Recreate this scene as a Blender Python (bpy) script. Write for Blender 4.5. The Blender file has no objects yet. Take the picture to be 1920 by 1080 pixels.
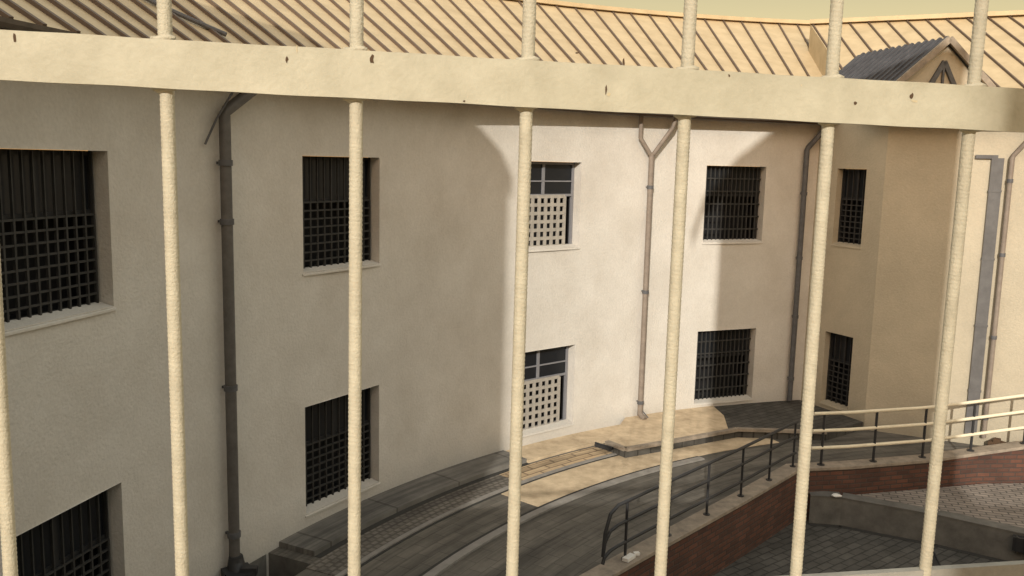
import bpy, bmesh, math, random
from mathutils import Vector, Matrix
from mathutils.geometry import tessellate_polygon
random.seed(7)
S = bpy.context.scene
COL = S.collection
R = math.radians
# ---------------------------------------------------------------- camera
EYE = Vector((0, 0, 5.15)); FPX = 1651.0
PITCH, ROLL = 8.2, 1.35
cd = bpy.data.cameras.new("camera"); cam = bpy.data.objects.new("camera", cd); COL.objects.link(cam)
cd.sensor_width = 36; cd.lens = 36 * FPX / 1920; cd.clip_start = 0.05; cd.clip_end = 3000
cam.matrix_world = Matrix.Translation(EYE) @ Matrix.Rotation(R(90 - PITCH), 4, 'X') @ Matrix.Rotation(R(ROLL), 4, 'Z')
S.camera = cam
# ---------------------------------------------------------------- light
AZ, EL = 12.0, 19.5          # sun stands behind the camera, a little to its left
to_sun = Vector((-math.sin(R(AZ)) * math.cos(R(EL)), -math.cos(R(AZ)) * math.cos(R(EL)), math.sin(R(EL))))
w = bpy.data.worlds.new("World"); S.world = w; w.use_nodes = True
nt = w.node_tree; nt.nodes.clear()
sky = nt.nodes.new('ShaderNodeTexSky'); sky.sky_type = 'NISHITA'; sky.sun_disc = False
sky.sun_elevation = R(EL); sky.sun_rotation = R(180 + AZ); sky.dust_density = 0.3; sky.air_density = 1.0; sky.ozone_density = 1.0
tint = nt.nodes.new('ShaderNodeMixRGB'); tint.blend_type = 'MULTIPLY'; tint.inputs[0].default_value = 1
# evening sky tint: cream near the horizon, overhead brightened to add fill light
tc = nt.nodes.new('ShaderNodeTexCoord'); sz = nt.nodes.new('ShaderNodeSeparateXYZ'); rmp = nt.nodes.new('ShaderNodeValToRGB')
rmp.color_ramp.elements[0].position = 0.20; rmp.color_ramp.elements[1].position = 0.48
rmp.color_ramp.elements[0].color = (0.76, 0.45, 0.21, 1); rmp.color_ramp.elements[1].color = (4.2, 2.62, 1.42, 1)
nt.links.new(tc.outputs['Generated'], sz.inputs[0]); nt.links.new(sz.outputs[2], rmp.inputs[0]); nt.links.new(rmp.outputs[0], tint.inputs[2])
bgn = nt.nodes.new('ShaderNodeBackground'); bgn.inputs[1].default_value = 0.15
wo = nt.nodes.new('ShaderNodeOutputWorld')
nt.links.new(sky.outputs[0], tint.inputs[1]); nt.links.new(tint.outputs[0], bgn.inputs[0]); nt.links.new(bgn.outputs[0], wo.inputs[0])
sd = bpy.data.lights.new("sun", 'SUN'); sd.energy = 2.5; sd.angle = R(0.4); sd.color = (1.0, 0.945, 0.83)
sun = bpy.data.objects.new("sun", sd); COL.objects.link(sun); sun.location = (0, -20, 30)
sun.rotation_euler = to_sun.to_track_quat('Z', 'Y').to_euler()
S.view_settings.view_transform = 'Standard'; S.view_settings.look = 'None'; S.view_settings.gamma = 1
S.view_settings.use_curve_mapping = False; S.view_settings.exposure = 0.52

# ---------------------------------------------------------------- helpers
def tag(o, label=None, cat=None, group=None, kind=None):
    if label: o['label'] = label
    if cat: o['category'] = cat
    if group: o['group'] = group
    if kind: o['kind'] = kind
    return o
def empty(name, loc=(0, 0, 0)):
    o = bpy.data.objects.new(name, None); COL.objects.link(o); o.location = loc; return o
class MB:
    def __init__(s): s.bm = bmesh.new(); s.uv = s.bm.loops.layers.uv.new('UVMap')
    def face(s, pts, mi=0, uvs=None, smooth=False):
        vs = [s.bm.verts.new(p) for p in pts]
        try: f = s.bm.faces.new(vs)
        except ValueError: return
        f.material_index = mi; f.smooth = smooth
        if uvs:
            for l, u in zip(f.loops, uvs): l[s.uv].uv = u
        return f
    def hexa(s, b, t, mi=0):                       # b,t: 4 bottom and 4 top points, same winding
        s.face(b[::-1], mi); s.face(t, mi)
        for i in range(4):
            j = (i + 1) % 4; s.face([b[i], b[j], t[j], t[i]], mi)
    def prism(s, poly, z0, z1, mi=0):
        n = len(poly)
        for tri in tessellate_polygon([[Vector((x, y, 0)) for x, y in poly]]):
            s.face([(poly[i][0], poly[i][1], z1) for i in tri], mi)
            s.face([(poly[i][0], poly[i][1], z0) for i in tri][::-1], mi)
        L = 0
        for i in range(n):
            a, b = poly[i], poly[(i + 1) % n]; d = math.hypot(b[0] - a[0], b[1] - a[1])
            s.face([(a[0], a[1], z0), (b[0], b[1], z0), (b[0], b[1], z1), (a[0], a[1], z1)], mi,
                   [(L, z0), (L + d, z0), (L + d, z1), (L, z1)]); L += d
    def box(s, c, sx, sy, sz, ang=0, mi=0):         # centre, sizes, rotation about z
        ca, sa = math.cos(ang), math.sin(ang); P = []
        for dz in (-sz / 2, sz / 2):
            P.append([(c[0] + ca * x - sa * y, c[1] + sa * x + ca * y, c[2] + dz) for x, y in
                      ((-sx / 2, -sy / 2), (sx / 2, -sy / 2), (sx / 2, sy / 2), (-sx / 2, sy / 2))])
        s.hexa(P[0], P[1], mi)
    def bar(s, a, b, wd, ht, mi=0, up=(0, 0, 1)):     # box beam from a to b
        a, b = Vector(a), Vector(b); d = (b - a).normalized(); up = Vector(up)
        x = d.cross(up)
        if x.length < 1e-4: x = d.cross(Vector((0, 1, 0)))
        x.normalize(); y = x.cross(d)
        q = lambda p: [p + x * i * wd / 2 + y * j * ht / 2 for i, j in ((-1, -1), (1, -1), (1, 1), (-1, 1))]
        s.hexa(q(a), q(b), mi)
    def tube(s, pts, r, n=10, mi=0, rib=None):
        pts = [Vector(p) for p in pts]; rings = []
        rr = r if callable(r) else (lambda i: r)
        for i, p in enumerate(pts):
            d = (pts[min(i + 1, len(pts) - 1)] - pts[max(i - 1, 0)]).normalized()
            x = d.cross(Vector((0.13, 0.99, 0.02))).normalized(); y = d.cross(x)
            rings.append([s.bm.verts.new(p + (x * math.cos(2 * math.pi * k / n) + y * math.sin(2 * math.pi * k / n)) * (rr(i) + (rib(i, k) if rib else 0))) for k in range(n)])
        for a, b in zip(rings, rings[1:]):
            for k in range(n):
                f = s.bm.faces.new([a[k], a[(k + 1) % n], b[(k + 1) % n], b[k]]); f.smooth = True; f.material_index = mi
        for q in (rings[0][::-1], rings[-1]):
            f = s.bm.faces.new(q); f.material_index = mi
    def build(s, name, mats, parent=None, bevel=0, fix=True):
        if fix:
            bmesh.ops.remove_doubles(s.bm, verts=s.bm.verts, dist=1e-5)
            bmesh.ops.recalc_face_normals(s.bm, faces=s.bm.faces)
        if fix:
            for e in s.bm.edges:
                if len(e.link_faces) != 2 or e.calc_face_angle(0) > R(35): e.smooth = False
        me = bpy.data.meshes.new(name); s.bm.to_mesh(me); s.bm.free()
        for m in (mats if isinstance(mats, (list, tuple)) else [mats]): me.materials.append(m)
        o = bpy.data.objects.new(name, me); COL.objects.link(o)
        if parent is not None: o.parent = parent
        if bevel:
            b = o.modifiers.new('bevel', 'BEVEL'); b.width = bevel; b.segments = 2; b.limit_method = 'ANGLE'; b.angle_limit = R(40)
        return o

# ---------------------------------------------------------------- materials
def mat(name, c1, c2=None, scale=3.0, rough=0.85, bump=0.0, bscale=60, detail=6, metal=0, spots=None, streak=None, dirt=False):
    m = bpy.data.materials.new(name); m.use_nodes = True; t = m.node_tree; N = t.nodes; Lk = t.links
    b = N['Principled BSDF']; b.inputs['Roughness'].default_value = rough; b.inputs['Metallic'].default_value = metal
    b.inputs['Specular IOR Level'].default_value = 0.3
    geo = N.new('ShaderNodeNewGeometry'); out = None
    c2 = c2 or tuple(x * 0.85 for x in c1)
    n1 = N.new('ShaderNodeTexNoise'); n1.inputs['Scale'].default_value = scale; n1.inputs['Detail'].default_value = detail
    n1.inputs['Roughness'].default_value = 0.65; Lk.new(geo.outputs['Position'], n1.inputs['Vector'])
    r = N.new('ShaderNodeValToRGB'); r.color_ramp.elements[0].position = 0.32; r.color_ramp.elements[1].position = 0.68
    r.color_ramp.elements[0].color = (*c2, 1); r.color_ramp.elements[1].color = (*c1, 1)
    Lk.new(n1.outputs[0], r.inputs[0]); out = r.outputs[0]
    if streak:                                       # vertical rain streaks
        mp = N.new('ShaderNodeMapping'); mp.inputs['Scale'].default_value = (5, 5, 0.25); Lk.new(geo.outputs['Position'], mp.inputs[0])
        n2 = N.new('ShaderNodeTexNoise'); n2.inputs['Scale'].default_value = 1.6; n2.inputs['Detail'].default_value = 5; Lk.new(mp.outputs[0], n2.inputs['Vector'])
        r2 = N.new('ShaderNodeValToRGB'); r2.color_ramp.elements[0].position = 0.35; r2.color_ramp.elements[1].position = 0.62
        r2.color_ramp.elements[0].color = (streak,) * 3 + (1,); r2.color_ramp.elements[1].color = (1, 1, 1, 1); Lk.new(n2.outputs[0], r2.inputs[0])
        mx = N.new('ShaderNodeMixRGB'); mx.blend_type = 'MULTIPLY'; mx.inputs[0].default_value = 1
        Lk.new(out, mx.inputs[1]); Lk.new(r2.outputs[0], mx.inputs[2]); out = mx.outputs[0]
    if dirt:                                         # splashed, uneven dirt along the foot of the wall
        sp = N.new('ShaderNodeSeparateXYZ'); Lk.new(geo.outputs['Position'], sp.inputs[0])
        nd = N.new('ShaderNodeTexNoise'); nd.inputs['Scale'].default_value = 2.2; nd.inputs['Detail'].default_value = 6; Lk.new(geo.outputs['Position'], nd.inputs['Vector'])
        ad = N.new('ShaderNodeMath'); ad.operation = 'MULTIPLY_ADD'; ad.inputs[1].default_value = -1.1; Lk.new(nd.outputs[0], ad.inputs[0]); Lk.new(sp.outputs[2], ad.inputs[2])
        rd_ = N.new('ShaderNodeMapRange'); rd_.inputs[1].default_value = -.75; rd_.inputs[2].default_value = -.25; rd_.inputs[3].default_value = .80; rd_.inputs[4].default_value = 1; Lk.new(ad.outputs[0], rd_.inputs[0])
        md = N.new('ShaderNodeMixRGB'); md.blend_type = 'MULTIPLY'; md.inputs[0].default_value = 1; Lk.new(out, md.inputs[1]); Lk.new(rd_.outputs[0], md.inputs[2]); out = md.outputs[0]
        ng = N.new('ShaderNodeTexNoise'); ng.inputs['Scale'].default_value = 26; ng.inputs['Detail'].default_value = 3; Lk.new(geo.outputs['Position'], ng.inputs['Vector'])
        rg = N.new('ShaderNodeMapRange'); rg.inputs[1].default_value = .3; rg.inputs[2].default_value = .7; rg.inputs[3].default_value = .95; rg.inputs[4].default_value = 1.04; Lk.new(ng.outputs[0], rg.inputs[0])
        mg = N.new('ShaderNodeMixRGB'); mg.blend_type = 'MULTIPLY'; mg.inputs[0].default_value = 1; Lk.new(out, mg.inputs[1]); Lk.new(rg.outputs[0], mg.inputs[2]); out = mg.outputs[0]
    if spots:                                        # (scale, threshold, colour)
        n3 = N.new('ShaderNodeTexNoise'); n3.inputs['Scale'].default_value = spots[0]; n3.inputs['Detail'].default_value = 3; Lk.new(geo.outputs['Position'], n3.inputs['Vector'])
        r3 = N.new('ShaderNodeValToRGB'); r3.color_ramp.elements[0].position = spots[1]; r3.color_ramp.elements[1].position = spots[1] + 0.03
        r3.color_ramp.elements[0].color = (0, 0, 0, 1); r3.color_ramp.elements[1].color = (1, 1, 1, 1); Lk.new(n3.outputs[0], r3.inputs[0])
        mx = N.new('ShaderNodeMixRGB'); Lk.new(r3.outputs[0], mx.inputs[0]); Lk.new(out, mx.inputs[1]); mx.inputs[2].default_value = (*spots[2], 1); out = mx.outputs[0]
    Lk.new(out, b.inputs['Base Color'])
    if bump:
        nb = N.new('ShaderNodeTexNoise'); nb.inputs['Scale'].default_value = bscale; nb.inputs['Detail'].default_value = 4; Lk.new(geo.outputs['Position'], nb.inputs['Vector'])
        bp = N.new('ShaderNodeBump'); bp.inputs['Strength'].default_value = bump; bp.inputs['Distance'].default_value = 0.01
        Lk.new(nb.outputs[0], bp.inputs['Height']); Lk.new(bp.outputs[0], b.inputs['Normal'])
    return m
CX, CY, CR = 10.4156, 4.6824, 15.181                  # centre and radius of the curved wall
def brickmat(name, c1, c2, mortar, bw, bh, mode, ms=0.012, rough=0.9, ang=0, var=0.75):
    m = bpy.data.materials.new(name); m.use_nodes = True; t = m.node_tree; N = t.nodes; Lk = t.links
    b = N['Principled BSDF']; b.inputs['Roughness'].default_value = rough; b.inputs['Specular IOR Level'].default_value = 0.25
    geo = N.new('ShaderNodeNewGeometry')
    if mode == 'uv':
        uv = N.new('ShaderNodeUVMap'); vec = uv.outputs[0]
    elif mode == 'polar':
        sp = N.new('ShaderNodeSeparateXYZ'); Lk.new(geo.outputs['Position'], sp.inputs[0])
        def M(op, a, bb=None):
            n = N.new('ShaderNodeMath'); n.operation = op
            for i, v in enumerate((a, bb)):
                if v is None: continue
                if isinstance(v, (int, float)): n.inputs[i].default_value = v
                else: Lk.new(v, n.inputs[i])
            return n.outputs[0]
        dx = M('SUBTRACT', sp.outputs[0], CX); dy = M('SUBTRACT', sp.outputs[1], CY)
        an = M('MULTIPLY', M('ARCTAN2', dy, dx), 13.0)
        rd = M('SQRT', M('ADD', M('MULTIPLY', dx, dx), M('MULTIPLY', dy, dy)))
        cb = N.new('ShaderNodeCombineXYZ'); Lk.new(an, cb.inputs[0]); Lk.new(rd, cb.inputs[1]); vec = cb.outputs[0]
    else:
        mp = N.new('ShaderNodeMapping'); mp.inputs['Rotation'].default_value = (0, 0, ang); Lk.new(geo.outputs['Position'], mp.inputs[0]); vec = mp.outputs[0]
    bk = N.new('ShaderNodeTexBrick'); Lk.new(vec, bk.inputs['Vector']); bk.inputs['Scale'].default_value = 1
    bk.inputs['Brick Width'].default_value = bw; bk.inputs['Row Height'].default_value = bh; bk.inputs['Mortar Size'].default_value = ms
    bk.inputs['Mortar Smooth'].default_value = 0.3; bk.inputs['Color1'].default_value = (*c1, 1); bk.inputs['Color2'].default_value = (*c2, 1); bk.inputs['Mortar'].default_value = (*mortar, 1)
    pv = None
    if mode == 'polar':
        m3 = N.new('ShaderNodeMapping'); m3.inputs['Scale'].default_value = (0.22, 4.5, 1); Lk.new(vec, m3.inputs[0]); pv = m3.outputs[0]
    n1 = N.new('ShaderNodeTexNoise'); n1.inputs['Scale'].default_value = 1.7; n1.inputs['Detail'].default_value = 8; n1.inputs['Roughness'].default_value = 0.7; Lk.new(geo.outputs['Position'], n1.inputs['Vector'])
    r = N.new('ShaderNodeValToRGB'); r.color_ramp.elements[0].position = 0.3; r.color_ramp.elements[1].position = 0.7
    r.color_ramp.elements[0].color = (var,) * 3 + (1,); r.color_ramp.elements[1].color = (1.15, 1.15, 1.15, 1); Lk.new(n1.outputs[0], r.inputs[0])
    mx = N.new('ShaderNodeMixRGB'); mx.blend_type = 'MULTIPLY'; mx.inputs[0].default_value = 1; Lk.new(bk.outputs[0], mx.inputs[1]); Lk.new(r.outputs[0], mx.inputs[2])
    if pv is not None:
        n5_ = N.new('ShaderNodeTexNoise'); n5_.inputs['Scale'].default_value = 1.0; n5_.inputs['Detail'].default_value = 7; n5_.inputs['Roughness'].default_value = .7; Lk.new(pv, n5_.inputs['Vector'])
        r5 = N.new('ShaderNodeValToRGB'); r5.color_ramp.elements[0].position = .36; r5.color_ramp.elements[1].position = .62
        r5.color_ramp.elements[0].color = (.55, .54, .53, 1); r5.color_ramp.elements[1].color = (1.2, 1.16, 1.1, 1); Lk.new(n5_.outputs[0], r5.inputs[0])
        m5 = N.new('ShaderNodeMixRGB'); m5.blend_type = 'MULTIPLY'; m5.inputs[0].default_value = 1; Lk.new(mx.outputs[0], m5.inputs[1]); Lk.new(r5.outputs[0], m5.inputs[2]); mx = m5
    Lk.new(mx.outputs[0], b.inputs['Base Color'])
    bp = N.new('ShaderNodeBump'); bp.inputs['Strength'].default_value = 0.6; bp.inputs['Distance'].default_value = 0.012; bp.invert = True
    Lk.new(bk.outputs[1], bp.inputs['Height']); Lk.new(bp.outputs[0], b.inputs['Normal'])
    return m
M = dict(
    plaster=mat('white_plaster', (0.65, 0.62, 0.58), (0.55, 0.515, 0.47), 1.1, 0.9, 0.8, 30, 10, dirt=True),
    cream=mat('cream_plaster', (0.50, 0.44, 0.34), (0.42, 0.37, 0.285), 1.1, 0.9, 0.8, 30, 10, dirt=True),
    roof=mat('tan_metal_roof', (0.58, 0.455, 0.285), (0.46, 0.355, 0.215), 2.2, 0.6, 0.15, 20, 8),
    seam=mat('dark_roof_seam', (0.13, 0.09, 0.065), None, 4, 0.6),
    slate=mat('grey_dormer_roof', (0.09, 0.09, 0.10), (0.055, 0.055, 0.062), 5, 0.7),
    gutter=mat('gutter_metal', (0.16, 0.13, 0.11), (0.10, 0.085, 0.07), 6, 0.55, metal=0.0),
    pipe=mat('grey_pipe', (0.12, 0.12, 0.13), (0.08, 0.08, 0.085), 8, 0.5),
    pipeb=mat('brown_grey_pipe', (0.13, 0.12, 0.115), (0.085, 0.08, 0.075), 8, 0.5),
    pipel=mat('weathered_pipe', (0.26, 0.215, 0.18), (0.19, 0.155, 0.13), 7, 0.6),
    black=mat('black_interior', (0.012, 0.012, 0.014), None, 3, 0.9),
    glass=mat('dark_glass', (0.012, 0.014, 0.018), None, 1, 0.35),
    frame=mat('dark_window_frame', (0.028, 0.028, 0.03), None, 9, 0.6),
    grille=mat('dark_grille', (0.045, 0.044, 0.043), (0.028, 0.028, 0.028), 9, 0.6),
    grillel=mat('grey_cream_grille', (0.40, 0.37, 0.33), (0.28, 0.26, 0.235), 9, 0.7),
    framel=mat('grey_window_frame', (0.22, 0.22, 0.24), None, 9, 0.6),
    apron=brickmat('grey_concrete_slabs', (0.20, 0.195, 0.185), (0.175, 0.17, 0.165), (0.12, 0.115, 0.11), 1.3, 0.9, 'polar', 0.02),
    sunpave=mat('sun_tinted_concrete', (0.66, 0.53, 0.37), (0.40, 0.31, 0.21), 3.4, 0.9, 0.4, 30, 8),  # grey paving lightened: sunlight of the lit patch is put into the colour
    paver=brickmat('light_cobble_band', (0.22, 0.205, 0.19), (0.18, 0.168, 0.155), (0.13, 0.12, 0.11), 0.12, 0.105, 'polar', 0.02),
    suncob=brickmat('sun_tinted_cobbles', (0.60, 0.47, 0.32), (0.50, 0.38, 0.25), (0.26, 0.2, 0.14), 0.5, 0.16, 'polar', 0.02),  # lit copy of the cobble band, sun painted into its tone
    path=brickmat('grey_path_paving', (0.155, 0.145, 0.132), (0.135, 0.127, 0.116), (0.11, 0.103, 0.094), 0.42, 0.21, 'polar', 0.008),
    kerb=mat('kerb_stone', (0.30, 0.28, 0.26), (0.22, 0.205, 0.19), 5, 0.9, 0.3, 30),
    dark=mat('dark_gutter_joint', (0.05, 0.048, 0.045), None, 5, 0.9),
    court=brickmat('court_small_slabs', (0.115, 0.108, 0.098), (0.085, 0.08, 0.073), (0.055, 0.052, 0.048), 0.30, 0.15, 'obj', 0.014, ang=R(-38), var=0.55),
    courtp=brickmat('court_brick_paving', (0.30, 0.255, 0.225), (0.22, 0.19, 0.17), (0.11, 0.10, 0.09), 0.24, 0.11, 'obj', 0.014, ang=R(15)),
    band=mat('court_kerb_concrete', (0.16, 0.152, 0.14), (0.095, 0.09, 0.083), 3.5, 0.9, 0.3, 30),
    brick=brickmat('red_brick', (0.145, 0.067, 0.047), (0.085, 0.047, 0.038), (0.075, 0.057, 0.049), 0.25, 0.083, 'uv', 0.012),
    coping=mat('stone_coping', (0.36, 0.30, 0.24), (0.20, 0.17, 0.14), 5, 0.9, 0.3, 30),
    railA=mat('dark_rail_paint', (0.035, 0.035, 0.038), None, 12, 0.45),
    railB=mat('cream_rail_paint', (0.80, 0.72, 0.56), (0.70, 0.62, 0.47), 9, 0.5),
    bar=mat('cream_bar_paint', (0.57, 0.515, 0.395), (0.46, 0.41, 0.31), 40, 0.6, 0.3, 400, 8),
    beam=mat('cream_beam_paint', (0.53, 0.485, 0.37), (0.42, 0.38, 0.28), 16, 0.6, 0.12, 160, 8, spots=(70, 0.76, (0.42, 0.34, 0.22))),
    rust=mat('rust_chip', (0.10, 0.06, 0.035), None, 60, 0.9),
    scratch=mat('cream_worn_paint', (0.60, 0.50, 0.33), None, 60, 0.9),
    house=mat('ochre_house_wall', (0.50, 0.42, 0.30), (0.42, 0.35, 0.25), 1.2, 0.9, 0.3, 40, 8),
    tiles=mat('brown_tile_roof', (0.26, 0.14, 0.09), (0.18, 0.10, 0.07), 6, 0.8, 0.5, 25),
    white=mat('white_paint_bits', (0.75, 0.73, 0.70), None, 20, 0.8),
    earth=mat('ground_earth', (0.17, 0.15, 0.12), (0.12, 0.105, 0.085), 0.6, 0.95, 0.4, 10, 8),
)
def pol(r, deg): return (CX + r * math.cos(R(deg)), CY + r * math.sin(R(deg)))
def P3(r, deg, z): x, y = pol(r, deg); return (x, y, z)
GZ = -0.20      # path level
WB = -0.18      # foot of the wall
# ---------------------------------------------------------------- setting: ground
A_ = [(0.35, 9.45), (1.62, 10.85), (2.31, 11.62), (3.71, 13.15), (5.05, 14.68)]           # brick wall beside the ramp
B_ = [(5.05, 14.68), (6.04, 14.87), (7.64, 15.33), (8.64, 15.60), (9.75, 15.72), (12.5, 15.45)]
court = [(0.35, 1.45), (0.35, 9.45), (5.05, 14.68), (6.04, 14.87), (7.64, 15.33), (8.64, 15.60), (9.75, 15.72), (12.5, 15.45), (26, 11), (26, 1.45)]
well = [pol(CR, a) for a in range(154, 176, 2)] + [pol(CR - 0.75, a) for a in range(174, 152, -2)]
big = [(-400, -400), (400, -400), (400, 400), (-400, 400)]
def sheet(name, loops, z, m):
    mb = MB(); flat = [p for l in loops for p in l]
    for tri in tessellate_polygon([[Vector((x, y, 0)) for x, y in l] for l in loops]):
        mb.face([(flat[i][0], flat[i][1], z) for i in tri])
    o = mb.build(name, m)
    for p in o.data.polygons:
        if p.normal.z < 0: p.flip()
    return tag(o, kind='structure')
sheet('ground', [big, court, well], GZ, M['path'])
mb = MB()
n = len(court)
mb.prism(court, -1.1, -0.95)
tag(mb.build('courtyard_floor', M['court']), kind='structure')
mb = MB()
mb.prism(well, -1.1, -1.0)
for i in range(len(well)):
    a, b = well[i], well[(i + 1) % len(well)]; mb.face([(a[0], a[1], -1.0), (b[0], b[1], -1.0), (b[0], b[1], GZ - .002), (a[0], a[1], GZ - .002)])
tag(mb.build('light_well', M['band']), kind='structure')
# raised brick-paved court platform with concrete kerb band
PE = [(5.25, 14.60), (5.77, 14.53), (7.11, 13.85), (8.13, 13.17), (12, 10.9), (20, 6)]
plat = PE + [(20, 12.8), (12.4, 15.2), (9.75, 15.50), (8.64, 15.38), (7.64, 15.11), (6.04, 14.68)]
mb = MB(); mb.prism(plat, -0.94, -0.46)
tag(mb.build('paved_platform', [M['courtp']]), kind='structure')
mb = MB()
for a, b in zip(PE, PE[1:]):
    d = Vector((b[0] - a[0], b[1] - a[1])).normalized(); nn = Vector((d.y, -d.x))
    if nn.y > 0: nn = -nn
    q = [(a[0], a[1]), (b[0], b[1]), (b[0] + nn.x * .03, b[1] + nn.y * .03), (a[0] + nn.x * .03, a[1] + nn.y * .03)]
    q2 = [(a[0] - nn.x * .22, a[1] - nn.y * .22), (b[0] - nn.x * .22, b[1] - nn.y * .22), (b[0] + nn.x * .04, b[1] + nn.y * .04), (a[0] + nn.x * .04, a[1] + nn.y * .04)]
    mb.prism(q, -0.947, -0.462); mb.prism(q2, -0.458, -0.44)
    q3 = [(a[0] + nn.x * .05, a[1] + nn.y * .05), (b[0] + nn.x * .05, b[1] + nn.y * .05), (b[0] + nn.x * .14, b[1] + nn.y * .14), (a[0] + nn.x * .14, a[1] + nn.y * .14)]
    mb.prism(q3, -0.949, -0.942, 1)
tag(mb.build('platform_kerb', [M['band'], M['dark']]), kind='structure')
# ring strips that follow the curved wall
def ring(name, o0, o1, a0, a1, z0, z1, m, step=1.0):
    mb = MB(); k = max(2, int(abs(a1 - a0) / step)); A = [a0 + (a1 - a0) * i / k for i in range(k + 1)]
    for a, b in zip(A, A[1:]):
        bt = [P3(CR - o0, a, z0), P3(CR - o0, b, z0), P3(CR - o1, b, z0), P3(CR - o1, a, z0)]
        mb.hexa(bt, [(p[0], p[1], z1) for p in bt])
    return tag(mb.build(name, m), kind='structure')
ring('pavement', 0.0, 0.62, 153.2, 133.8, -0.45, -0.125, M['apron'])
ring('pavement', 0.0, 0.66, 133.8, 122.2, -0.45, -0.15, M['sunpave'])
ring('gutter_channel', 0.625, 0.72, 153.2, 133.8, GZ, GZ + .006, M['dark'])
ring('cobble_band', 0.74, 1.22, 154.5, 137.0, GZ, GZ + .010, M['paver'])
ring('cobble_band', 0.74, 1.22, 137.0, 116, GZ, GZ + .010, M['suncob'])
ring('kerb_strip', 1.225, 1.30, 156, 118, GZ, GZ + .022, M['kerb'])
ring('joint_strip', 1.31, 1.35, 156, 118, GZ, GZ + .008, M['dark'])
ring('kerb_strip', 2.15, 2.21, 160, 122, GZ, GZ + .018, M['dark'])
ring('kerb_strip', 2.21, 2.34, 160, 122, GZ, GZ + .028, M['kerb'])
ring('sun_tinted_strip', 1.36, 2.13, 139.5, 113, GZ, GZ + .009, M['sunpave'])  # path strip coloured as if in full sun
# landing in the corner
mb = MB()
land = [pol(CR, a) for a in (121.9, 119, 116, 113, 110, 107, 104.7)] + [(7.36, 17.72), (6.3, 16.9), (4.55, 16.95), (3.2, 16.15), (2.15, 15.55), (1.85, 15.95)]
mb.prism(land, -0.40, -0.04)
tag(mb.build('landing', M['court']), kind='structure')
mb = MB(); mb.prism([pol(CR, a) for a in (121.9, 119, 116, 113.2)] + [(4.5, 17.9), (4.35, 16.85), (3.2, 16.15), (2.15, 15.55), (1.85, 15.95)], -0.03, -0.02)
tag(mb.build('landing', M['sunpave']), kind='structure')  # left part of the landing painted brighter to read as sunlit
mb = MB()
edge = [(1.85, 15.95), (2.15, 15.55), (3.2, 16.15), (4.55, 16.95), (6.3, 16.9)]
for a, b in zip(edge, edge[1:]): mb.bar((a[0], a[1], -0.025), (b[0], b[1], -0.025), 0.10, 0.06)
tag(mb.build('landing_kerb', M['coping']), kind='structure')

# ---------------------------------------------------------------- curved building
curved = empty('curved_building', P3(CR, 135, WB))
tag(curved, 'white plastered building with a concave curved front and two rows of barred windows', 'building')
def local(parent, o):                                # keep world placement under a moved parent
    o.parent = parent; o.matrix_parent_inverse = Matrix.Translation(parent.location).inverted(); return o
UP = (3.55, 5.155); LOW = (0.06, 1.65)
wins = []
for a0, a1 in ((169.1, 163.4), (151.1, 145.1), (133.0, 127.1), (115.1, 109.4)):
    wins += [(a0, a1, *UP), (a0, a1, *LOW)]
wins += [(187.0, 181.2, *UP), (187.0, 181.2, *LOW)]
ANG = sorted(set([104.6, 192.0] + [w_[0] for w_ in wins] + [w_[1] for w_ in wins] + [104.6 + 1.2 * i for i in range(1, 73)]))
ANG = [a for i, a in enumerate(ANG) if i == 0 or a - ANG[i - 1] > 1e-3]
ZS = [-1.0, LOW[0], LOW[1], UP[0], UP[1], 6.1]
mb = MB(); DEP = 0.24
for a, b in zip(ANG, ANG[1:]):
    for z0, z1 in zip(ZS, ZS[1:]):
        m_ = (a + b) / 2; zc = (z0 + z1) / 2
        if any(w_[1] < m_ < w_[0] and w_[2] < zc < w_[3] for w_ in wins): continue
        mb.face([P3(CR, a, z0), P3(CR, b, z0), P3(CR, b, z1), P3(CR, a, z1)], smooth=True)
for a0, a1, z0, z1 in wins:
    for a in (a0, a1): mb.face([P3(CR, a, z0), P3(CR + DEP, a, z0), P3(CR + DEP, a, z1), P3(CR, a, z1)])
    for z in (z0, z1): mb.face([P3(CR, a0, z), P3(CR, a1, z), P3(CR + DEP, a1, z), P3(CR + DEP, a0, z)])
# rear side so the wall has thickness
mb.face([P3(CR, 104.6, -1), P3(CR + .45, 104.6, -1), P3(CR + .45, 104.6, 6.1), P3(CR, 104.6, 6.1)])
local(curved, mb.build('wall', M['plaster'], fix=True))

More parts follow.
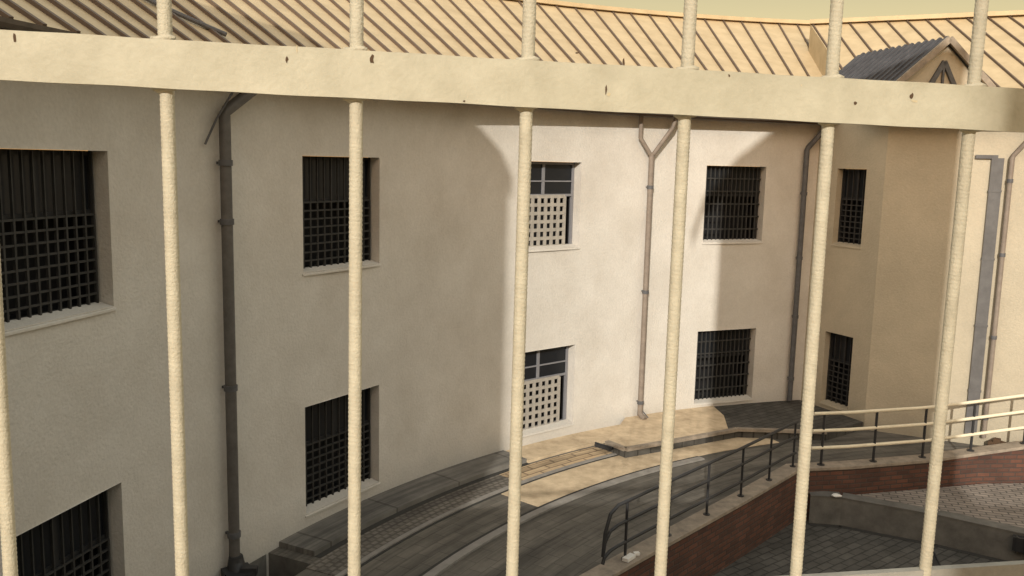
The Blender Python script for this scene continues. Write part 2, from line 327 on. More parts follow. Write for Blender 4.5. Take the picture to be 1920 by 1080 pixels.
def window(parent, pa, pb, z0, z1, light=False, style=0):
    """pa, pb: plan points of the opening's left and right edges at the outer face."""
    pa, pb = Vector(pa), Vector(pb); u = (pb - pa); wd = u.length; u.normalize(); nrm = Vector((u.y, -u.x))  # towards the viewer
    if nrm.y > 0 and nrm.dot(Vector((0, 0)) - pa) < 0: nrm = -nrm
    H = z1 - z0; inn = DEP - 0.02
    def Q(s, z, d): p = pa + u * s - nrm * d; return (p.x, p.y, z0 + z)
    def blk(mb, s0, s1, a, b, d0, d1, mi=0):
        mb.hexa([Q(s0, a, d0), Q(s1, a, d0), Q(s1, a, d1), Q(s0, a, d1)], [Q(s0, b, d0), Q(s1, b, d0), Q(s1, b, d1), Q(s0, b, d1)], mi)
    root = MB(); g0 = 0.0
    blk(root, 0.002, wd - .002, 0.002, H - .002, inn + .30, inn + .34)
    for s in (0.002, wd - .022): blk(root, s, s + .02, .002, H - .002, inn + .03, inn + .30)
    blk(root, .022, wd - .022, .002, .022, inn + .03, inn + .30); blk(root, .022, wd - .022, H - .022, H - .002, inn + .03, inn + .30)
    win = local(parent, root.build('window', M['black']))
    def sub(mb, name, m): return mb.build(name, m, win)
    fr = MB(); F = 0.05; T = H * 0.60
    if light: blk(fr, F, wd - F, T + .27, T + .295, inn - .03, inn + .02)
    d0, d1 = inn - .03, inn + .02
    blk(fr, .003, F, .003, H - .003, d0, d1); blk(fr, wd - F, wd - .003, .003, H - .003, d0, d1)
    blk(fr, F, wd - F, .003, F, d0, d1); blk(fr, F, wd - F, H - F, H - .003, d0, d1); blk(fr, F, wd - F, T, T + .045, d0, d1)
    blk(fr, wd / 2 - .03, wd / 2 + .03, T + .045, H - F, d0, d1)
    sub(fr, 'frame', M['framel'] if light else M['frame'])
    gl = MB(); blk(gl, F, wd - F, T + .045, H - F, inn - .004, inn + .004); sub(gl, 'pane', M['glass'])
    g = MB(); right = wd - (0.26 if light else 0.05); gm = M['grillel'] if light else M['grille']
    ga, gb = inn - .075, inn - .045
    if style == 0:                                    # perforated lattice below, bars above
        nx = max(4, int((right - .02) / (0.15 if light else 0.13))); ny = 6 if light else 8
        for i in range(nx + 1):
            s = .02 + (right - .02) * i / nx; wv = .062 if light else .024
            blk(g, max(.004, s - wv / 2), min(wd - .004, s + wv / 2), .005, T, ga, gb)
            if not light: blk(g, max(.004, s - .008), min(wd - .004, s + .008), T, H - .005, ga, gb)
        for j in range(ny + 1):
            z = .03 + (T - .03) * j / ny; wv = .062 if light else .022
            blk(g, .006, right, max(.006, z - wv / 2), z + wv / 2, ga + .003, gb - .003)
        if light:
            pass
    else:                                             # close upright bars
        nx = int(wd / 0.105)
        for i in range(1, nx):
            s = wd * i / nx; blk(g, s - .013, s + .013, .005, H - .005, ga, gb)
        for j in range(1, 6):
            z = H * j / 6; blk(g, .006, wd - .006, z - .014, z + .014, ga + .003, gb - .003)
    sub(g, 'grille', gm)
    sl = MB(); p = [Q(-.02, -.035, -.018), Q(wd + .02, -.035, -.018), Q(wd + .02, -.035, .0), Q(-.02, -.035, .0)]
    t = [Q(-.02, -.012, -.018), Q(wd + .02, -.012, -.018), Q(wd + .02, -.001, .0), Q(-.02, -.001, .0)]
    sl.hexa(p, t)
    p = [Q(.004, .002, .0), Q(wd - .004, .002, .0), Q(wd - .004, .002, DEP - .06), Q(.004, .002, DEP - .06)]
    t = [Q(.004, .012, .0), Q(wd - .004, .012, .0), Q(wd - .004, .05, DEP - .06), Q(.004, .05, DEP - .06)]
    sl.hexa(p, t); sub(sl, 'sill', M['plaster'] if parent.name.startswith('curved') else M['cream'])
    return win
bpy.context.view_layer.update()
for i, (a0, a1, z0, z1) in enumerate(wins):
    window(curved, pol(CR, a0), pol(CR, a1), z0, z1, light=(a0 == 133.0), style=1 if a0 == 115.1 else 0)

# roof of the curved building, radial standing seams
EZ, OV, SL, RUN = 6.17, 0.42, 0.47, 5.9
def rp(o, deg, up=0): return P3(CR + o, deg, EZ + SL * (o + OV) + up)
mb = MB(); A = [92 + 1.6 * i for i in range(66)]
TH = 0.09
for a, b in zip(A, A[1:]):
    mb.face([rp(-OV, a), rp(-OV, b), rp(RUN, b), rp(RUN, a)], 0)
    mb.face([rp(-OV, a, -TH), rp(-OV, b, -TH), rp(RUN, b, -TH), rp(RUN, a, -TH)], 1)
    mb.face([rp(-OV, a, -TH), rp(-OV, b, -TH), rp(-OV, b), rp(-OV, a)], 1)
    mb.face([rp(RUN, a), rp(RUN, b), P3(CR + 12, b, EZ + SL * (RUN + OV) - 2.8), P3(CR + 12, a, EZ + SL * (RUN + OV) - 2.8)], 0)
    mb.face([P3(CR, a, 6.09), P3(CR, b, 6.09), P3(CR - OV + .02, b, 6.09), P3(CR - OV + .02, a, 6.09)], 1)
SKEW = 6.0; SA = 97.0; k = 0
while SA < 196:                                       # seams, with small irregularities
    j = random.uniform(-.12, .12); up = 0.018
    a = rp(-OV, SA + j, up); b = rp(RUN, SA + j * .3 - SKEW, up)
    mb.bar(a, b, 0.036, 0.05, 1); SA += math.degrees(0.44 / (CR + 1.5)); k += 1
local(curved, mb.build('roof', [M['roof'], M['seam']], fix=False))
mb = MB()
for a, b in zip(A, A[1:]):
    mb.bar(rp(RUN, a, .05), rp(RUN, b, .05), 0.34, 0.10)
local(curved, mb.build('ridge_cap', M['roof'], fix=False))
mb = MB(); RG = CR - OV - 0.06
for a, b in zip(A, A[1:]):
    for i in range(6):
        t0, t1 = math.pi * i / 6, math.pi * (i + 1) / 6
        for rr_ in (0.075, 0.066):
            q = lambda a_, t_: P3(RG - rr_ * math.cos(t_), a_, EZ + .0 - rr_ * math.sin(t_))
            mb.face([q(a, t0), q(b, t0), q(b, t1), q(a, t1)], smooth=True)
local(curved, mb.build('gutter', M['gutter'], fix=False))

def ring_fit(mb, c, r, h=0.035): mb.tube([(c[0], c[1], c[2] - h), (c[0], c[1], c[2] + h)], r, 14)
def downpipe(parent, p, foot, top, r, m, hook=(0.55, 0.5), coll=(), nrm=None, name='downpipe'):
    """p: plan point of the pipe axis; hook: (sideways, rise) of the swan neck to the gutter."""
    mb = MB(); x, y = p; t = Vector((nrm[1], -nrm[0])) ; t = t if t.x > 0 else -t
    ex = (x + t.x * hook[0] + nrm[0] * .18, y + t.y * hook[0] + nrm[1] * .18, top + hook[1])
    mb.tube([(x, y, foot), (x, y, (foot + top) / 2), (x, y, top - .02), (x + t.x * .03, y + t.y * .03, top + .04), ex, (ex[0], ex[1], ex[2] + .12)], r, 14)
    o = local(parent, mb.build(name, m))
    for z in coll:
        c = MB(); ring_fit(c, (x, y, z), r * 1.22)
        c.bar((x, y, z), (x - nrm[0] * .14, y - nrm[1] * .14, z), .03, .03); c.build('bracket', M['pipe'], o)
    return o
PL = 157.0
def inward(a): return (-math.cos(R(a)), -math.sin(R(a)))
downpipe(curved, pol(CR - .13, PL), 0.02, 5.62, .068, M['pipeb'], (0.50, 0.42), (0.4, 2.3, 4.35, 5.05), inward(156.5))
# Y-shaped pipe in the sunlit part
mb = MB(); px_, py_ = pol(CR - .13, 120.85); nn = inward(120.85); tt = (0.86, 0.51)
mb.tube([(px_, py_, 0.02), (px_, py_, 2.5), (px_, py_, 5.36)], .055, 12)
mb.tube([(px_, py_, 5.30), (px_ - tt[0] * .30, py_ - tt[1] * .30, 5.66), (px_ - tt[0] * .30, py_ - tt[1] * .30, 6.1)], .042, 12)
mb.tube([(px_, py_, 5.30), (px_ + tt[0] * .42 + nn[0] * .1, py_ + tt[1] * .42 + nn[1] * .1, 5.88), (px_ + tt[0] * .44 + nn[0] * .2, py_ + tt[1] * .44 + nn[1] * .2, 6.14)], .042, 12)
mb.tube([(px_, py_, .06), (px_ + nn[0] * .16, py_ + nn[1] * .16, -.02)], .06, 12)
yp = local(curved, mb.build('downpipe', M['pipel']))
for z in (.3, 2.6, 4.7):
    mb = MB(); ring_fit(mb, (px_, py_, z), .068); mb.bar((px_, py_, z), (px_ - nn[0] * .13, py_ - nn[1] * .13, z), .02, .02); mb.build('bracket', M['pipe'], yp)
mb = MB(); mb.bar((px_, py_, .18), (px_ + .18, py_ - .02, -.03), .02, .02); mb.build('stay', M['pipe'], yp)
downpipe(curved, pol(CR - .12, 106.0), 0.0, 5.55, .058, M['pipe'], (0.30, 0.45), (0.5, 1.9, 3.2, 4.6), inward(105.5))
# loose cable hanging from the eave at the left and one lying on the roof
mb = MB(); mb.tube([P3(CR - .40, 156.9, 6.08), P3(CR - .12, 157.5, 5.55), P3(CR - .05, 157.95, 5.26)], .014, 8)
local(curved, mb.build('hanging_cable', M['pipe']))
mb = MB(); pts = []
for i in range(13):
    t = i / 12; pts.append(rp(0.5 + 2.3 * t, 154.2 + 2.2 * math.sin(t * 3.0) - 1.2 * t, .05))
mb.tube(pts, .03, 8); local(curved, mb.build('roof_cable', M['pipe']))
# hopper and shoe at the foot of the left pipe
mb = MB(); fx, fy = pol(CR - .15, PL)
mb.tube([(fx, fy, .12), (fx, fy, .0), (fx + .06, fy - .10, -.10)], lambda i: (.085, .11, .10)[i], 14)
mb.tube([(fx + .06, fy - .1, -.10), (fx + .06, fy - .1, -.95)], .11, 14)
mb.box((fx + .06, fy - .1, -.08), .34, .34, .10, .6)
mb.bar((fx + .10, fy - .12, -.02), (fx + .30, fy - .10, -.02), .10, .09)
local(curved, mb.build('drain_hopper', M['railA']))
# drain slot at the end of the landing
mb = MB(); mb.box((1.78, 15.86, -.09), .34, .12, .05, -.75); mb.box((1.78, 15.86, -.06), .40, .03, .03, -.75)
tag(mb.build('drain_grate', M['railA']), 'dark slot drain let into the paving at the left tip of the sunlit landing', 'drain')

# ---------------------------------------------------------------- right wing
K = Vector(pol(CR, 104.6)); D = Vector((7.38, 17.73)); W2 = Vector((9.26, 16.85)); wd_ = (W2 - D).normalized(); E2 = D + wd_ * 9.0
wing = empty('wing_building', (D.x, D.y, WB))
tag(wing, 'plastered wing at the right with projecting corner, two narrow windows and a roof dormer', 'building')
u5 = (D - K).normalized()
def on5(px):  # helper distances along the return wall
    return K + u5 * px
s0, s1 = 0.58, 1.36
mb = MB()
cuts = [(s0, s1)]
L5 = (D - K).length
for a, b in ((0, s0), (s0, s1), (s1, L5)):
    for z0, z1 in zip(ZS, ZS[1:]):
        if a == s0 and (z0, z1) in (UP, LOW): continue
        p, q = on5(a), on5(b); mb.face([(p.x, p.y, z0), (q.x, q.y, z0), (q.x, q.y, z1), (p.x, p.y, z1)])
n5 = Vector((u5.y, -u5.x)); n5 = n5 if n5.x < 0 else -n5
for z0, z1 in (UP, LOW):
    a, b = on5(s0), on5(s1); c, d = a - n5 * DEP, b - n5 * DEP
    for p, q in ((a, c), (b, d)): mb.face([(p.x, p.y, z0), (q.x, q.y, z0), (q.x, q.y, z1), (p.x, p.y, z1)])
    for z in (z0, z1): mb.face([(a.x, a.y, z), (b.x, b.y, z), (d.x, d.y, z), (c.x, c.y, z)])
nw = Vector((wd_.y, -wd_.x)); nw = nw if nw.y < 0 else -nw
m1 = D; 
mb.face([(D.x, D.y, -1), (E2.x, E2.y, -1), (E2.x, E2.y, 6.1), (D.x, D.y, 6.1)])
F2 = E2 - nw * 9; mb.face([(E2.x, E2.y, -1), (F2.x, F2.y, -1), (F2.x, F2.y, 6.1), (E2.x, E2.y, 6.1)])
local(wing, mb.build('wall', M['cream']))
bpy.context.view_layer.update()
for z0, z1 in (UP, LOW):
    window(wing, on5(s0), on5(s1), z0, z1, style=0)
# wing roof: one long front slope, its left verge standing over the return wall
mb = MB(); dv = Vector((.10, .995)); inn_ = -nw; run = 5.6; hz = EZ + SL * run
e0 = D + nw * OV - wd_ * .32; e1 = E2 + nw * OV + wd_ * .4
r0 = e0 + dv * (run / dv.dot(inn_)); r1 = e1 + dv * (run / dv.dot(inn_))
def z3(p, z): return (p.x, p.y, z)
mb.face([z3(e0, EZ), z3(e1, EZ), z3(r1, hz), z3(r0, hz)], 0)
mb.face([z3(e0, EZ - TH), z3(e1, EZ - TH), z3(r1, hz - TH), z3(r0, hz - TH)], 1)
mb.face([z3(e0, EZ - TH), z3(e1, EZ - TH), z3(e1, EZ), z3(e0, EZ)], 1)
mb.face([z3(e0, EZ - TH), z3(r0, hz - 1.6), z3(r0, hz), z3(e0, EZ)], 0)
b0, b1 = r0 + inn_ * 6, r1 + inn_ * 6
mb.face([z3(r0, hz), z3(r1, hz), z3(b1, EZ), z3(b0, EZ)], 0)
mb.face([z3(e0, 6.09), z3(e1, 6.09), z3(E2, 6.09), z3(D, 6.09)], 1)
mb.face([z3(K, 6.09), z3(D, 6.09), z3(D - n5 * 1.2, 6.09), z3(K - n5 * 1.2, 6.09)], 1)
Lw = (e1 - e0).length; s = 0.04
while s < Lw:
    p = e0 + wd_ * s; q = p + dv * (run / dv.dot(inn_)); mb.bar(z3(p, EZ + .018), z3(q, hz + .018), .034, .05, 1); s += .44
local(wing, mb.build('roof', [M['roof'], M['seam']], fix=False))
mb = MB(); mb.bar(z3(r0, hz + .05), z3(r1, hz + .05), .34, .10); local(wing, mb.build('ridge_cap', M['roof']))
mb = MB()
g0, g1 = e0 + nw * .07, e1 + nw * .07
for i in range(6):
    t0, t1 = math.pi * i / 6, math.pi * (i + 1) / 6
    f = lambda g, t: (g.x + nw.x * .075 * math.cos(t), g.y + nw.y * .075 * math.cos(t), EZ - .075 * math.sin(t))
    mb.face([f(g0, t0), f(g1, t0), f(g1, t1), f(g0, t1)])
local(wing, mb.build('gutter', M['gutter'], fix=False))
# dormer: dark seamed roof, plastered gable front with a pointed opening
ax = Vector((-.2, .98)); fc = Vector((8.14, 17.3)); hw = 1.04; rz = 7.60; ez = 6.72
side = Vector((.98, .2))
def dp(s, d, z): p = fc + side * s + ax * d; return (p.x, p.y, z)
mb = MB()
for sg in (-1, 1):
    a, b, c, d_ = dp(0, -.10, rz), dp(0, 2.9, rz), dp(sg * hw, 2.9, ez), dp(sg * hw, -.10, ez)
    mb.hexa([a, b, c, d_], [(p[0], p[1], p[2] + .06) for p in (a, b, c, d_)])
    for k in range(14):
        t = -.05 + k * .21
        mb.bar(dp(0, t, rz + .08), dp(sg * hw, t, ez + .08), .035, .035)
drf = local(wing, mb.build('dormer', M['slate']))
mb = MB(); mb.face([dp(-hw + .1, 0, 6.3), dp(hw - .1, 0, 6.3), dp(hw - .1, 0, ez + .06), dp(0, 0, rz - .02), dp(-hw + .1, 0, ez + .06)])
for sg in (-1, 1): mb.face([dp(sg * (hw - .1), 0, 6.2), dp(sg * (hw - .1), 3, 6.2), dp(sg * (hw - .1), 3, ez), dp(sg * (hw - .1), 0, ez)])
o = mb.build('gable_wall', M['cream']); o.parent = drf
mb = MB()
for sg in (-1, 1): mb.bar(dp(0, -.13, rz + .03), dp(sg * hw, -.13, ez + .03), .05, .12)
o = mb.build('bargeboard', M['coping']); o.parent = drf
mb = MB()
for sg in (-1, 1): mb.bar(dp(0.0, -.03, rz - .38), dp(sg * .45, -.03, 6.45), .05, .09)
mb.bar(dp(.0, -.02, rz - .42), dp(.0, -.02, 6.4), .04, .06)
o = mb.build('vent_frame', M['pipe']); o.parent = drf
# wide grey duct, its side arm drawn for a pipe's shadow, and slim pipe on the wing's sunlit front
def wq(s, d, z): p = D + wd_ * s + nw * d; return (p.x, p.y, z)
sP = (W2 - D).length
mb = MB(); mb.box(wq(sP - .12, .035, 2.72), .21, .06, 5.4, math.atan2(wd_.y, wd_.x))
mb.bar(wq(sP - .5, .035, 5.44), wq(sP - .12, .035, 5.44), .05, .07)
for z in (.9, 2.2, 3.5, 4.8): mb.box(wq(sP - .12, .035, z), .23, .08, .04, math.atan2(wd_.y, wd_.x))
local(wing, mb.build('duct', mat('grey_duct', (0.14, 0.135, 0.135), (0.10, 0.095, 0.095), 5, 0.6)))
downpipe(wing, wq(sP + .11, .10, 0)[:2], 0.0, 5.45, .045, M['pipel'], (0.30, 0.42), (0.4, 2.0, 3.6, 5.0), (nw.x, nw.y))
mb = MB()
for s_, z in ((.26, .03), (.34, .09), (.42, .04), (.50, .0)): mb.box(wq(sP + s_, .16, z - .14), .16, .12, .16, random.uniform(0, 1))
tag(mb.build('rubble_pile', M['rust'], bevel=.01), 'small dark heap of rubble at the foot of the slim pipe on the cream wall', 'rubble')

# ---------------------------------------------------------------- brick wall with coping
bw = empty('brick_retaining_wall', (5.05, 14.68, -0.95))
tag(bw, 'low red brick retaining wall with pale coping, bent in the middle, between the path and the sunken court', 'wall')
def offs(pts, d):
    out = []
    for i, p in enumerate(pts):
        a = Vector(pts[max(i - 1, 0)][:2]); b = Vector(pts[min(i + 1, len(pts) - 1)][:2]); t = (b - a).normalized(); n_ = Vector((t.y, -t.x))
        out.append((p[0] + n_.x * d, p[1] + n_.y * d))
    return out
line = A_ + B_[1:]
ztop = [-0.02, 0, 0, 0, 0, 0, 0, 0.06, 0.20, 0.30]
fr_ = offs(line, 0.0); bk_ = offs(line, -0.24)
mb = MB(); Lc = 0
for i in range(len(line) - 1):
    a, b, c, d_ = fr_[i], fr_[i + 1], bk_[i + 1], bk_[i]; l = math.hypot(b[0] - a[0], b[1] - a[1]); za, zb = ztop[i] - .06, ztop[i + 1] - .06
    mb.face([(*a, -1.05), (*b, -1.05), (*b, zb), (*a, za)], 0, [(Lc, -1.05), (Lc + l, -1.05), (Lc + l, zb), (Lc, za)])
    mb.face([(*d_, -1.05), (*c, -1.05), (*c, zb), (*d_, za)], 0, [(Lc, -1.05), (Lc + l, -1.05), (Lc + l, zb), (Lc, za)])
    mb.face([(*a, za), (*b, zb), (*c, zb), (*d_, za)], 0); Lc += l
mb.face([(*fr_[0], -1.05), (*bk_[0], -1.05), (*bk_[0], ztop[0] - .06), (*fr_[0], ztop[0] - .06)], 0, [(0, -.9), (.24, -.9), (.24, -.06), (0, -.06)])
local(bw, mb.build('brickwork', M['brick'], fix=False))
f2, b2 = offs(line, .03), offs(line, -.27); mb = MB()
for i in range(len(line) - 1):
    q = [f2[i], f2[i + 1], b2[i + 1], b2[i]]; zz = [ztop[i], ztop[i + 1], ztop[i + 1], ztop[i]]
    mb.hexa([(*p, z - .058) for p, z in zip(q, zz)], [(*p, z) for p, z in zip(q, zz)])
local(bw, mb.build('coping', M['coping'], bevel=.008))
# ---------------------------------------------------------------- railings
def lerp_line(pts, zs, t):                            # t in metres along
    for i in range(len(pts) - 1):
        l = math.hypot(pts[i + 1][0] - pts[i][0], pts[i + 1][1] - pts[i][1])
        if t <= l or i == len(pts) - 2:
            f = t / l; return (pts[i][0] + (pts[i + 1][0] - pts[i][0]) * f, pts[i][1] + (pts[i + 1][1] - pts[i][1]) * f, zs[i] + (zs[i + 1] - zs[i]) * f)
        t -= l
def railing(name, label, pts, zs, t0, t1, hs, r, m, posts, ends=None, pm=None):
    root = empty(name, lerp_line(pts, zs, posts[0])); tag(root, label, 'railing')
    n_ = max(2, int((t1 - t0) / 0.35))
    for k, h in enumerate(hs):
        P = [Vector(lerp_line(pts, zs, t0 + (t1 - t0) * i / n_)) + Vector((0, 0, h)) for i in range(n_ + 1)]
        if ends == 'curl':
            d = (P[1] - P[0]).normalized(); dz = h * (0.75 if k == 0 else .6)
            P = [P[0] - d * .30 - Vector((0, 0, dz)), P[0] - d * .27 - Vector((0, 0, dz * .5)), P[0] - d * .17 - Vector((0, 0, dz * .12))] + P
        mb = MB(); mb.tube(P, r, 12); local(root, mb.build('rail', m))
    for t in posts:
        p = Vector(lerp_line(pts, zs, t)); mb = MB(); mb.tube([p, p + Vector((0, 0, hs[0]))], r * .8, 10)
        mb.tube([p, p + Vector((0, 0, .012))], r * 2.2, 12); local(root, mb.build('post', pm or m))
    return root
LA = offs(line, -.12); LAz = ztop
lenA = sum(math.hypot(A_[i + 1][0] - A_[i][0], A_[i + 1][1] - A_[i][1]) for i in range(4))
railing('handrail', 'dark three-rail metal railing with curled lower end along the brick wall beside the sloping path', LA, LAz, 1.75, lenA + .05, (.80, .53, .24), .024, M['railA'],
        [1.95, 3.0, 4.05, 5.1, 6.1, lenA], 'curl')
railing('handrail', 'cream three-rail railing along the right part of the brick wall in front of the wing', LA, LAz, lenA + .35, lenA + 7.2, (.93, .62, .31), .030, M['railB'],
        [lenA + .55, lenA + 1.6, lenA + 2.65, lenA + 3.7, lenA + 4.75, lenA + 5.8, lenA + 6.9], None, M['railA'])
# little things on the ground
def pebble(name, label, cat, c, r, m):
    mb = MB(); bmesh.ops.create_icosphere(mb.bm, subdivisions=2, radius=r)
    for v in mb.bm.verts: v.co = Vector((v.co.x * 1.5, v.co.y, v.co.z * .5)) * random.uniform(.85, 1.15) + Vector(c)
    return tag(mb.build(name, m), label, cat)
pebble('stone', 'small pale stone at the left tip of the brick-paved platform', 'stone', (5.66, 14.50, -.41), .06, M['white'])
mb = MB(); mb.box((1.62, 10.95, .03), .20, .09, .05, .9); mb.box((1.74, 11.10, .02), .08, .06, .04, .3)
tag(mb.build('paper_scrap', M['white'], bevel=.006), 'crumpled white scrap lying on the near end of the brick wall coping', 'litter')
mb = MB(); mb.box((8.35, 12.93, -.60), .9, .12, .22, -.55)
for k in range(7): mb.box((8.0 + k * .1, 12.93 - (k - 3) * .062 + .13 - .13, -.60), .02, .13, .26, -.55)
tag(mb.build('drain_grille', M['railA']), 'dark grille set in the face of the platform kerb at the right', 'drain')
mb = MB(); mb.bar((6.55, 12.35, -.935), (6.85, 13.55, -.935), .10, .02); mb.bar((6.6, 12.3, -.925), (6.9, 13.5, -.925), .02, .03)
tag(mb.build('drain_slot', M['railA']), 'narrow dark drain slot across the sunken court floor', 'drain')

# ---------------------------------------------------------------- barred fence in front of the camera
FM = .15; FY = 1.2
def unp(px, py, dy=0):
    """point of the fence plane seen at a photo pixel (design measurement of the fence)"""
    mt = cam.matrix_world.to_3x3(); d = mt @ Vector(((px - 960) / FPX, (540 - py) / FPX, -1))
    t = (FY + dy) / (d.y - FM * d.x); return EYE + d * t
fence = empty('barred_fence', (0.0, 1.2, 4.4))
tag(fence, 'cream painted fence of ribbed steel bars welded to one wide flat beam, close in front', 'fence')
bars = [((20, 1080), (-14, 480)), ((342, 1080), (313, 170)), ((664, 1080), (668, 190)), ((960, 1080), (987, 205)), ((1238, 1080), (1284, 215)), ((1492, 1080), (1553, 235)), ((1735, 1065), (1816, 255))]
for n_ in range(3):                                  # the fence runs on past both edges of the view
    for sg, kx in ((-1, -.5475), (1, .85)):
        X_ = kx + sg * .184 * (n_ + (1 if sg < 0 else 0)); bars.append((X_, None))
def tlz(k, low):
    if k > 6: p_ = bars[k][0]; x = 960 + FPX * p_ / (1.2 + .15 * p_)
    else: x = (-20, 315, 667, 990, 1290, 1562, 1825)[k]
    return unp(x, (151 if low else 54) + x * ((249 - 151) / 1920 if low else (167 - 54) / 1920)).z
for k, (a, b) in enumerate(bars):
    if b is None: a, b = Vector((a, FY + FM * a, 4.3)), Vector((a, FY + FM * a, 6.0))
    else: a, b = unp(*a), unp(*b)
    d = (b - a).normalized()
    zb = 4.24; p0 = a + d * ((zb - a.z) / d.z); p1 = a + d * ((6.15 - a.z) / d.z)
    N_ = 1000; ph = random.uniform(0, 6)
    pts = [p0 + (p1 - p0) * (i / N_) for i in range(N_ + 1)]
    mb = MB(); mb.tube(pts, .0088, 14, rib=lambda i, kk:   .00042 * max(-.3, math.sin(i * 1.9 + (kk * 2 * math.pi / 14) + ph)))
    for zw_ in (tlz(k, 0), tlz(k, 1)):
        pw = p0 + d * ((zw_ - p0.z) / d.z); w0 = pw + Vector((.0, -.006, 0))
        mb.tube([w0 - Vector((.016, 0, 0)), w0 - Vector((.008, 0, .002)), w0, w0 + Vector((.007, 0, .001)), w0 + Vector((.015, 0, 0))], lambda i: (.002, .0045, .005, .0042, .002)[i], 8)
    local(fence, mb.build('bar', M['bar'], fix=False))
mt = unp
tl, tr = unp(-160, 47, -.018), unp(2100, 177, -.018); bl, br = unp(-160, 142, -.018), unp(2100, 258, -.018)
tl, tr = tl - (tr - tl) * .4, tr + (tr - tl) * .4; bl, br = bl - (br - bl) * .4, br + (br - bl) * .4
mb = MB()
ndir = Vector((FM, -1, 0)).normalized()              # towards the camera side
NB = 120
def bq(u_, v_): a = tl.lerp(tr, u_); b = bl.lerp(br, u_); return b.lerp(a, v_)
for i in range(NB):
    u0, u1 = i / NB, (i + 1) / NB
    wob = lambda u_: .0003 * math.sin(u_ * 47) + .0003 * math.sin(u_ * 131)
    f0 = [bq(u0, 0) + Vector((0, 0, wob(u0))), bq(u1, 0) + Vector((0, 0, wob(u1))), bq(u1, 1) + Vector((0, 0, wob(u1 + .3))), bq(u0, 1) + Vector((0, 0, wob(u0 + .3)))]
    mb.face([p + ndir * .004 for p in f0]); mb.face([p - ndir * .004 for p in f0])
    mb.face([f0[0] + ndir * .004, f0[1] + ndir * .004, f0[1] - ndir * .004, f0[0] - ndir * .004])
    mb.face([f0[3] + ndir * .004, f0[2] + ndir * .004, f0[2] - ndir * .004, f0[3] - ndir * .004])
for (x, y, wpx, hpx, mi) in ((30, 72, 8, 24, 0), (697, 112, 10, 20, 0), (538, 112, 6, 14, 0), (557, 92, 3, 14, 1), (1135, 168, 4, 24, 0), (1140, 178, 7, 8, 1), (1168, 115, 5, 16, 0), (1600, 193, 8, 8, 0), (1706, 180, 9, 12, 0), (1712, 190, 16, 5, 1), (1365, 142, 5, 5, 0), (1500, 160, 3, 4, 1), (1080, 100, 8, 4, 0), (870, 190, 5, 4, 0)):
    c = unp(x, y, -.018) + ndir * .0046; ux = (unp(x + 50, y + 2, -.018) - unp(x, y, -.018)).normalized()
    n_ = 9; P = []
    for k in range(n_):
        t = 2 * math.pi * k / n_; rr = random.uniform(.5, 1.15)
        P.append(c + ux * (math.cos(t) * rr * wpx / 2 / FPX * 1.2) + Vector((0, 0, 1)) * (math.sin(t) * rr * hpx / 2 / FPX * 1.2))
    mb.face(P, mi + 1)
local(fence, mb.build('top_beam', [M['beam'], M['rust'], M['scratch']], fix=False))
# lower beam, cream paint coloured grey for the shade it lies in
a, b = unp(1480, 1082), unp(1920, 1054); d = (b - a); a2 = a - d * 8; b2_ = b + d * 1.2
mb = MB()
for i in range(20):
    p, q = a2.lerp(b2_, i / 20), a2.lerp(b2_, (i + 1) / 20); mb.bar(p - Vector((0, 0, .04)), q - Vector((0, 0, .04)), .012, .08)
local(fence, mb.build('lower_beam', mat('shaded_cream_paint', (0.34, 0.32, 0.28), (0.24, 0.225, 0.20), 20, 0.8, 0.2, 120), fix=False))

# ---------------------------------------------------------------- building we stand in, and houses behind (they cast the long shadows)
ter = empty('terrace_building', (2, -2, GZ))
tag(ter, 'low plastered building with a flat terrace roof under the barred fence', 'building')
mb = MB(); ty = lambda x: 1.28 + FM * x
mb.prism([(-4.3, -4.2), (14, -4.2), (14, 1.40), (9, 1.40), (0.9, 1.36), (0, 1.30), (-4.3, .66)], -1.0, 3.45)
local(ter, mb.build('wall', M['house']))
mb = MB(); mb.prism([(-4.3, .46), (0, 1.10), (.9, 1.235), (9, 1.25), (14, 1.25), (14, 1.40), (9, 1.40), (.9, 1.36), (0, 1.30), (-4.3, .66)], 3.452, 4.22)
local(ter, mb.build('parapet', M['house']))
sx, sy = math.sin(R(AZ)), math.cos(R(AZ)); TE = math.tan(R(EL))
def lat(p): return sy * p[0] - sx * p[1]
def alo(p): return sx * p[0] + sy * p[1]
A0 = -5.2                                            # front gable plane of the houses
def W(l, a, z): return (sy * l + sx * a, -sx * l + sy * a, z)
def caster_z(p, z): return z + TE * (alo(p) - A0)
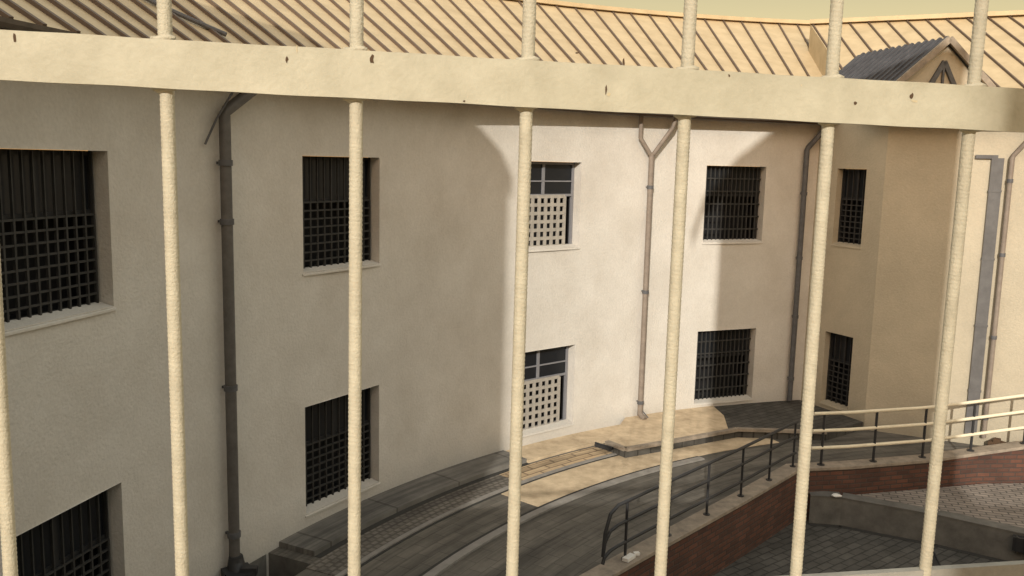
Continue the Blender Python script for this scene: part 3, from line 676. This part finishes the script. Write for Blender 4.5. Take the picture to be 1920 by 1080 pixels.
def gabled_house(name, label, l0, l1, roofline, depth=12):
    root = empty(name, W((l0 + l1) / 2, A0, GZ)); tag(root, label, 'house')
    mb = MB()
    def zat(l):
        for (la, za), (lb, zb) in zip(roofline, roofline[1:]):
            if la <= l <= lb: return za + (zb - za) * (l - la) / (lb - la)
        return roofline[-1][1]
    pr = [(l0, zat(l0))] + [p for p in roofline if l0 < p[0] < l1] + [(l1, zat(l1))]
    pr = [(l, z - .13) for l, z in pr]; fr = [(l0, GZ - .2)] + pr + [(l1, GZ - .2)]
    for a_ in (A0, A0 - depth):
        for (la, za), (lb, zb) in zip(pr, pr[1:]): mb.face([W(la, a_, GZ - .2), W(lb, a_, GZ - .2), W(lb, a_, zb), W(la, a_, za)])
    for (la, za), (lb, zb) in zip(fr, fr[1:]): mb.face([W(la, A0, za), W(lb, A0, zb), W(lb, A0 - depth, zb), W(la, A0 - depth, za)])
    local(root, mb.build('wall', M['house']))
    mb = MB()
    for (la, za), (lb, zb) in zip(roofline, roofline[1:]):   # porch roof in front oversails, the rest is flush
        a = [W(la, A0 + .25, za), W(lb, A0 + .25, zb), W(lb, A0 - .55, zb), W(la, A0 - .55, za)]
        mb.hexa([(p[0], p[1], p[2] - .12) for p in a], a)
    for (la, za), (lb, zb) in zip(pr, pr[1:]):
        a = [W(la, A0 - .56, za + .13), W(lb, A0 - .56, zb + .13), W(lb, A0 - depth, zb + .13), W(la, A0 - depth, za + .13)]
        mb.hexa([(p[0], p[1], p[2] - .12) for p in a], a)
    local(root, mb.build('roof', M['tiles']))
    for k in range(2):
        for zc in (6.3, 9.4):
            for lc in (l0 + (l1 - l0) * .28, l0 + (l1 - l0) * .72):
                if k: continue
                w_ = MB(); c = W(lc, A0 + .03, zc); w_.box(c, 1.1, .06, 1.4, -R(AZ)); wn = local(root, w_.build('window', M['framel']))
                g_ = MB()
                for sg in (-.26, .26): g_.box(W(lc + sg, A0 + .065, zc), .46, .02, 1.25, -R(AZ))
                o = g_.build('pane', M['glass']); o.parent = wn
    return root
def rl(*pts): return [(lat(p), caster_z(p, p[2])) for p in pts]
eR = D + wd_ * 1.30
RR = rl((3.72, 18.31, 3.70), (3.95, 18.42, 4.45), (4.71, 18.75, 5.28), (5.48, 19.04, 5.86), (6.4, 19.3, 6.6))
RR += [(lat(eR) + .02, RR[-1][1] + .25)]
gabled_house('gabled_house', 'tall narrow ochre house with a steep brown roof behind the terrace, the right one', lat((4.37, 18.60)), lat(eR), RR)
LL = rl((-1.9, 13.5, 6.25), (-1.11, 14.57, 5.94), (-.6, 15.12, 5.62), (-.22, 15.5, 5.2), (-.03, 15.7, 4.75))
lR = lat((-.02, 15.7))
gabled_house('gabled_house', 'wide ochre house with a shallow brown roof behind the terrace, the left one', lR - 6.9, lR - .06, [(lR - 7.1, 12.2), (lR - 4.3, 13.15), (lR - 2.9, 13.3)] + LL)
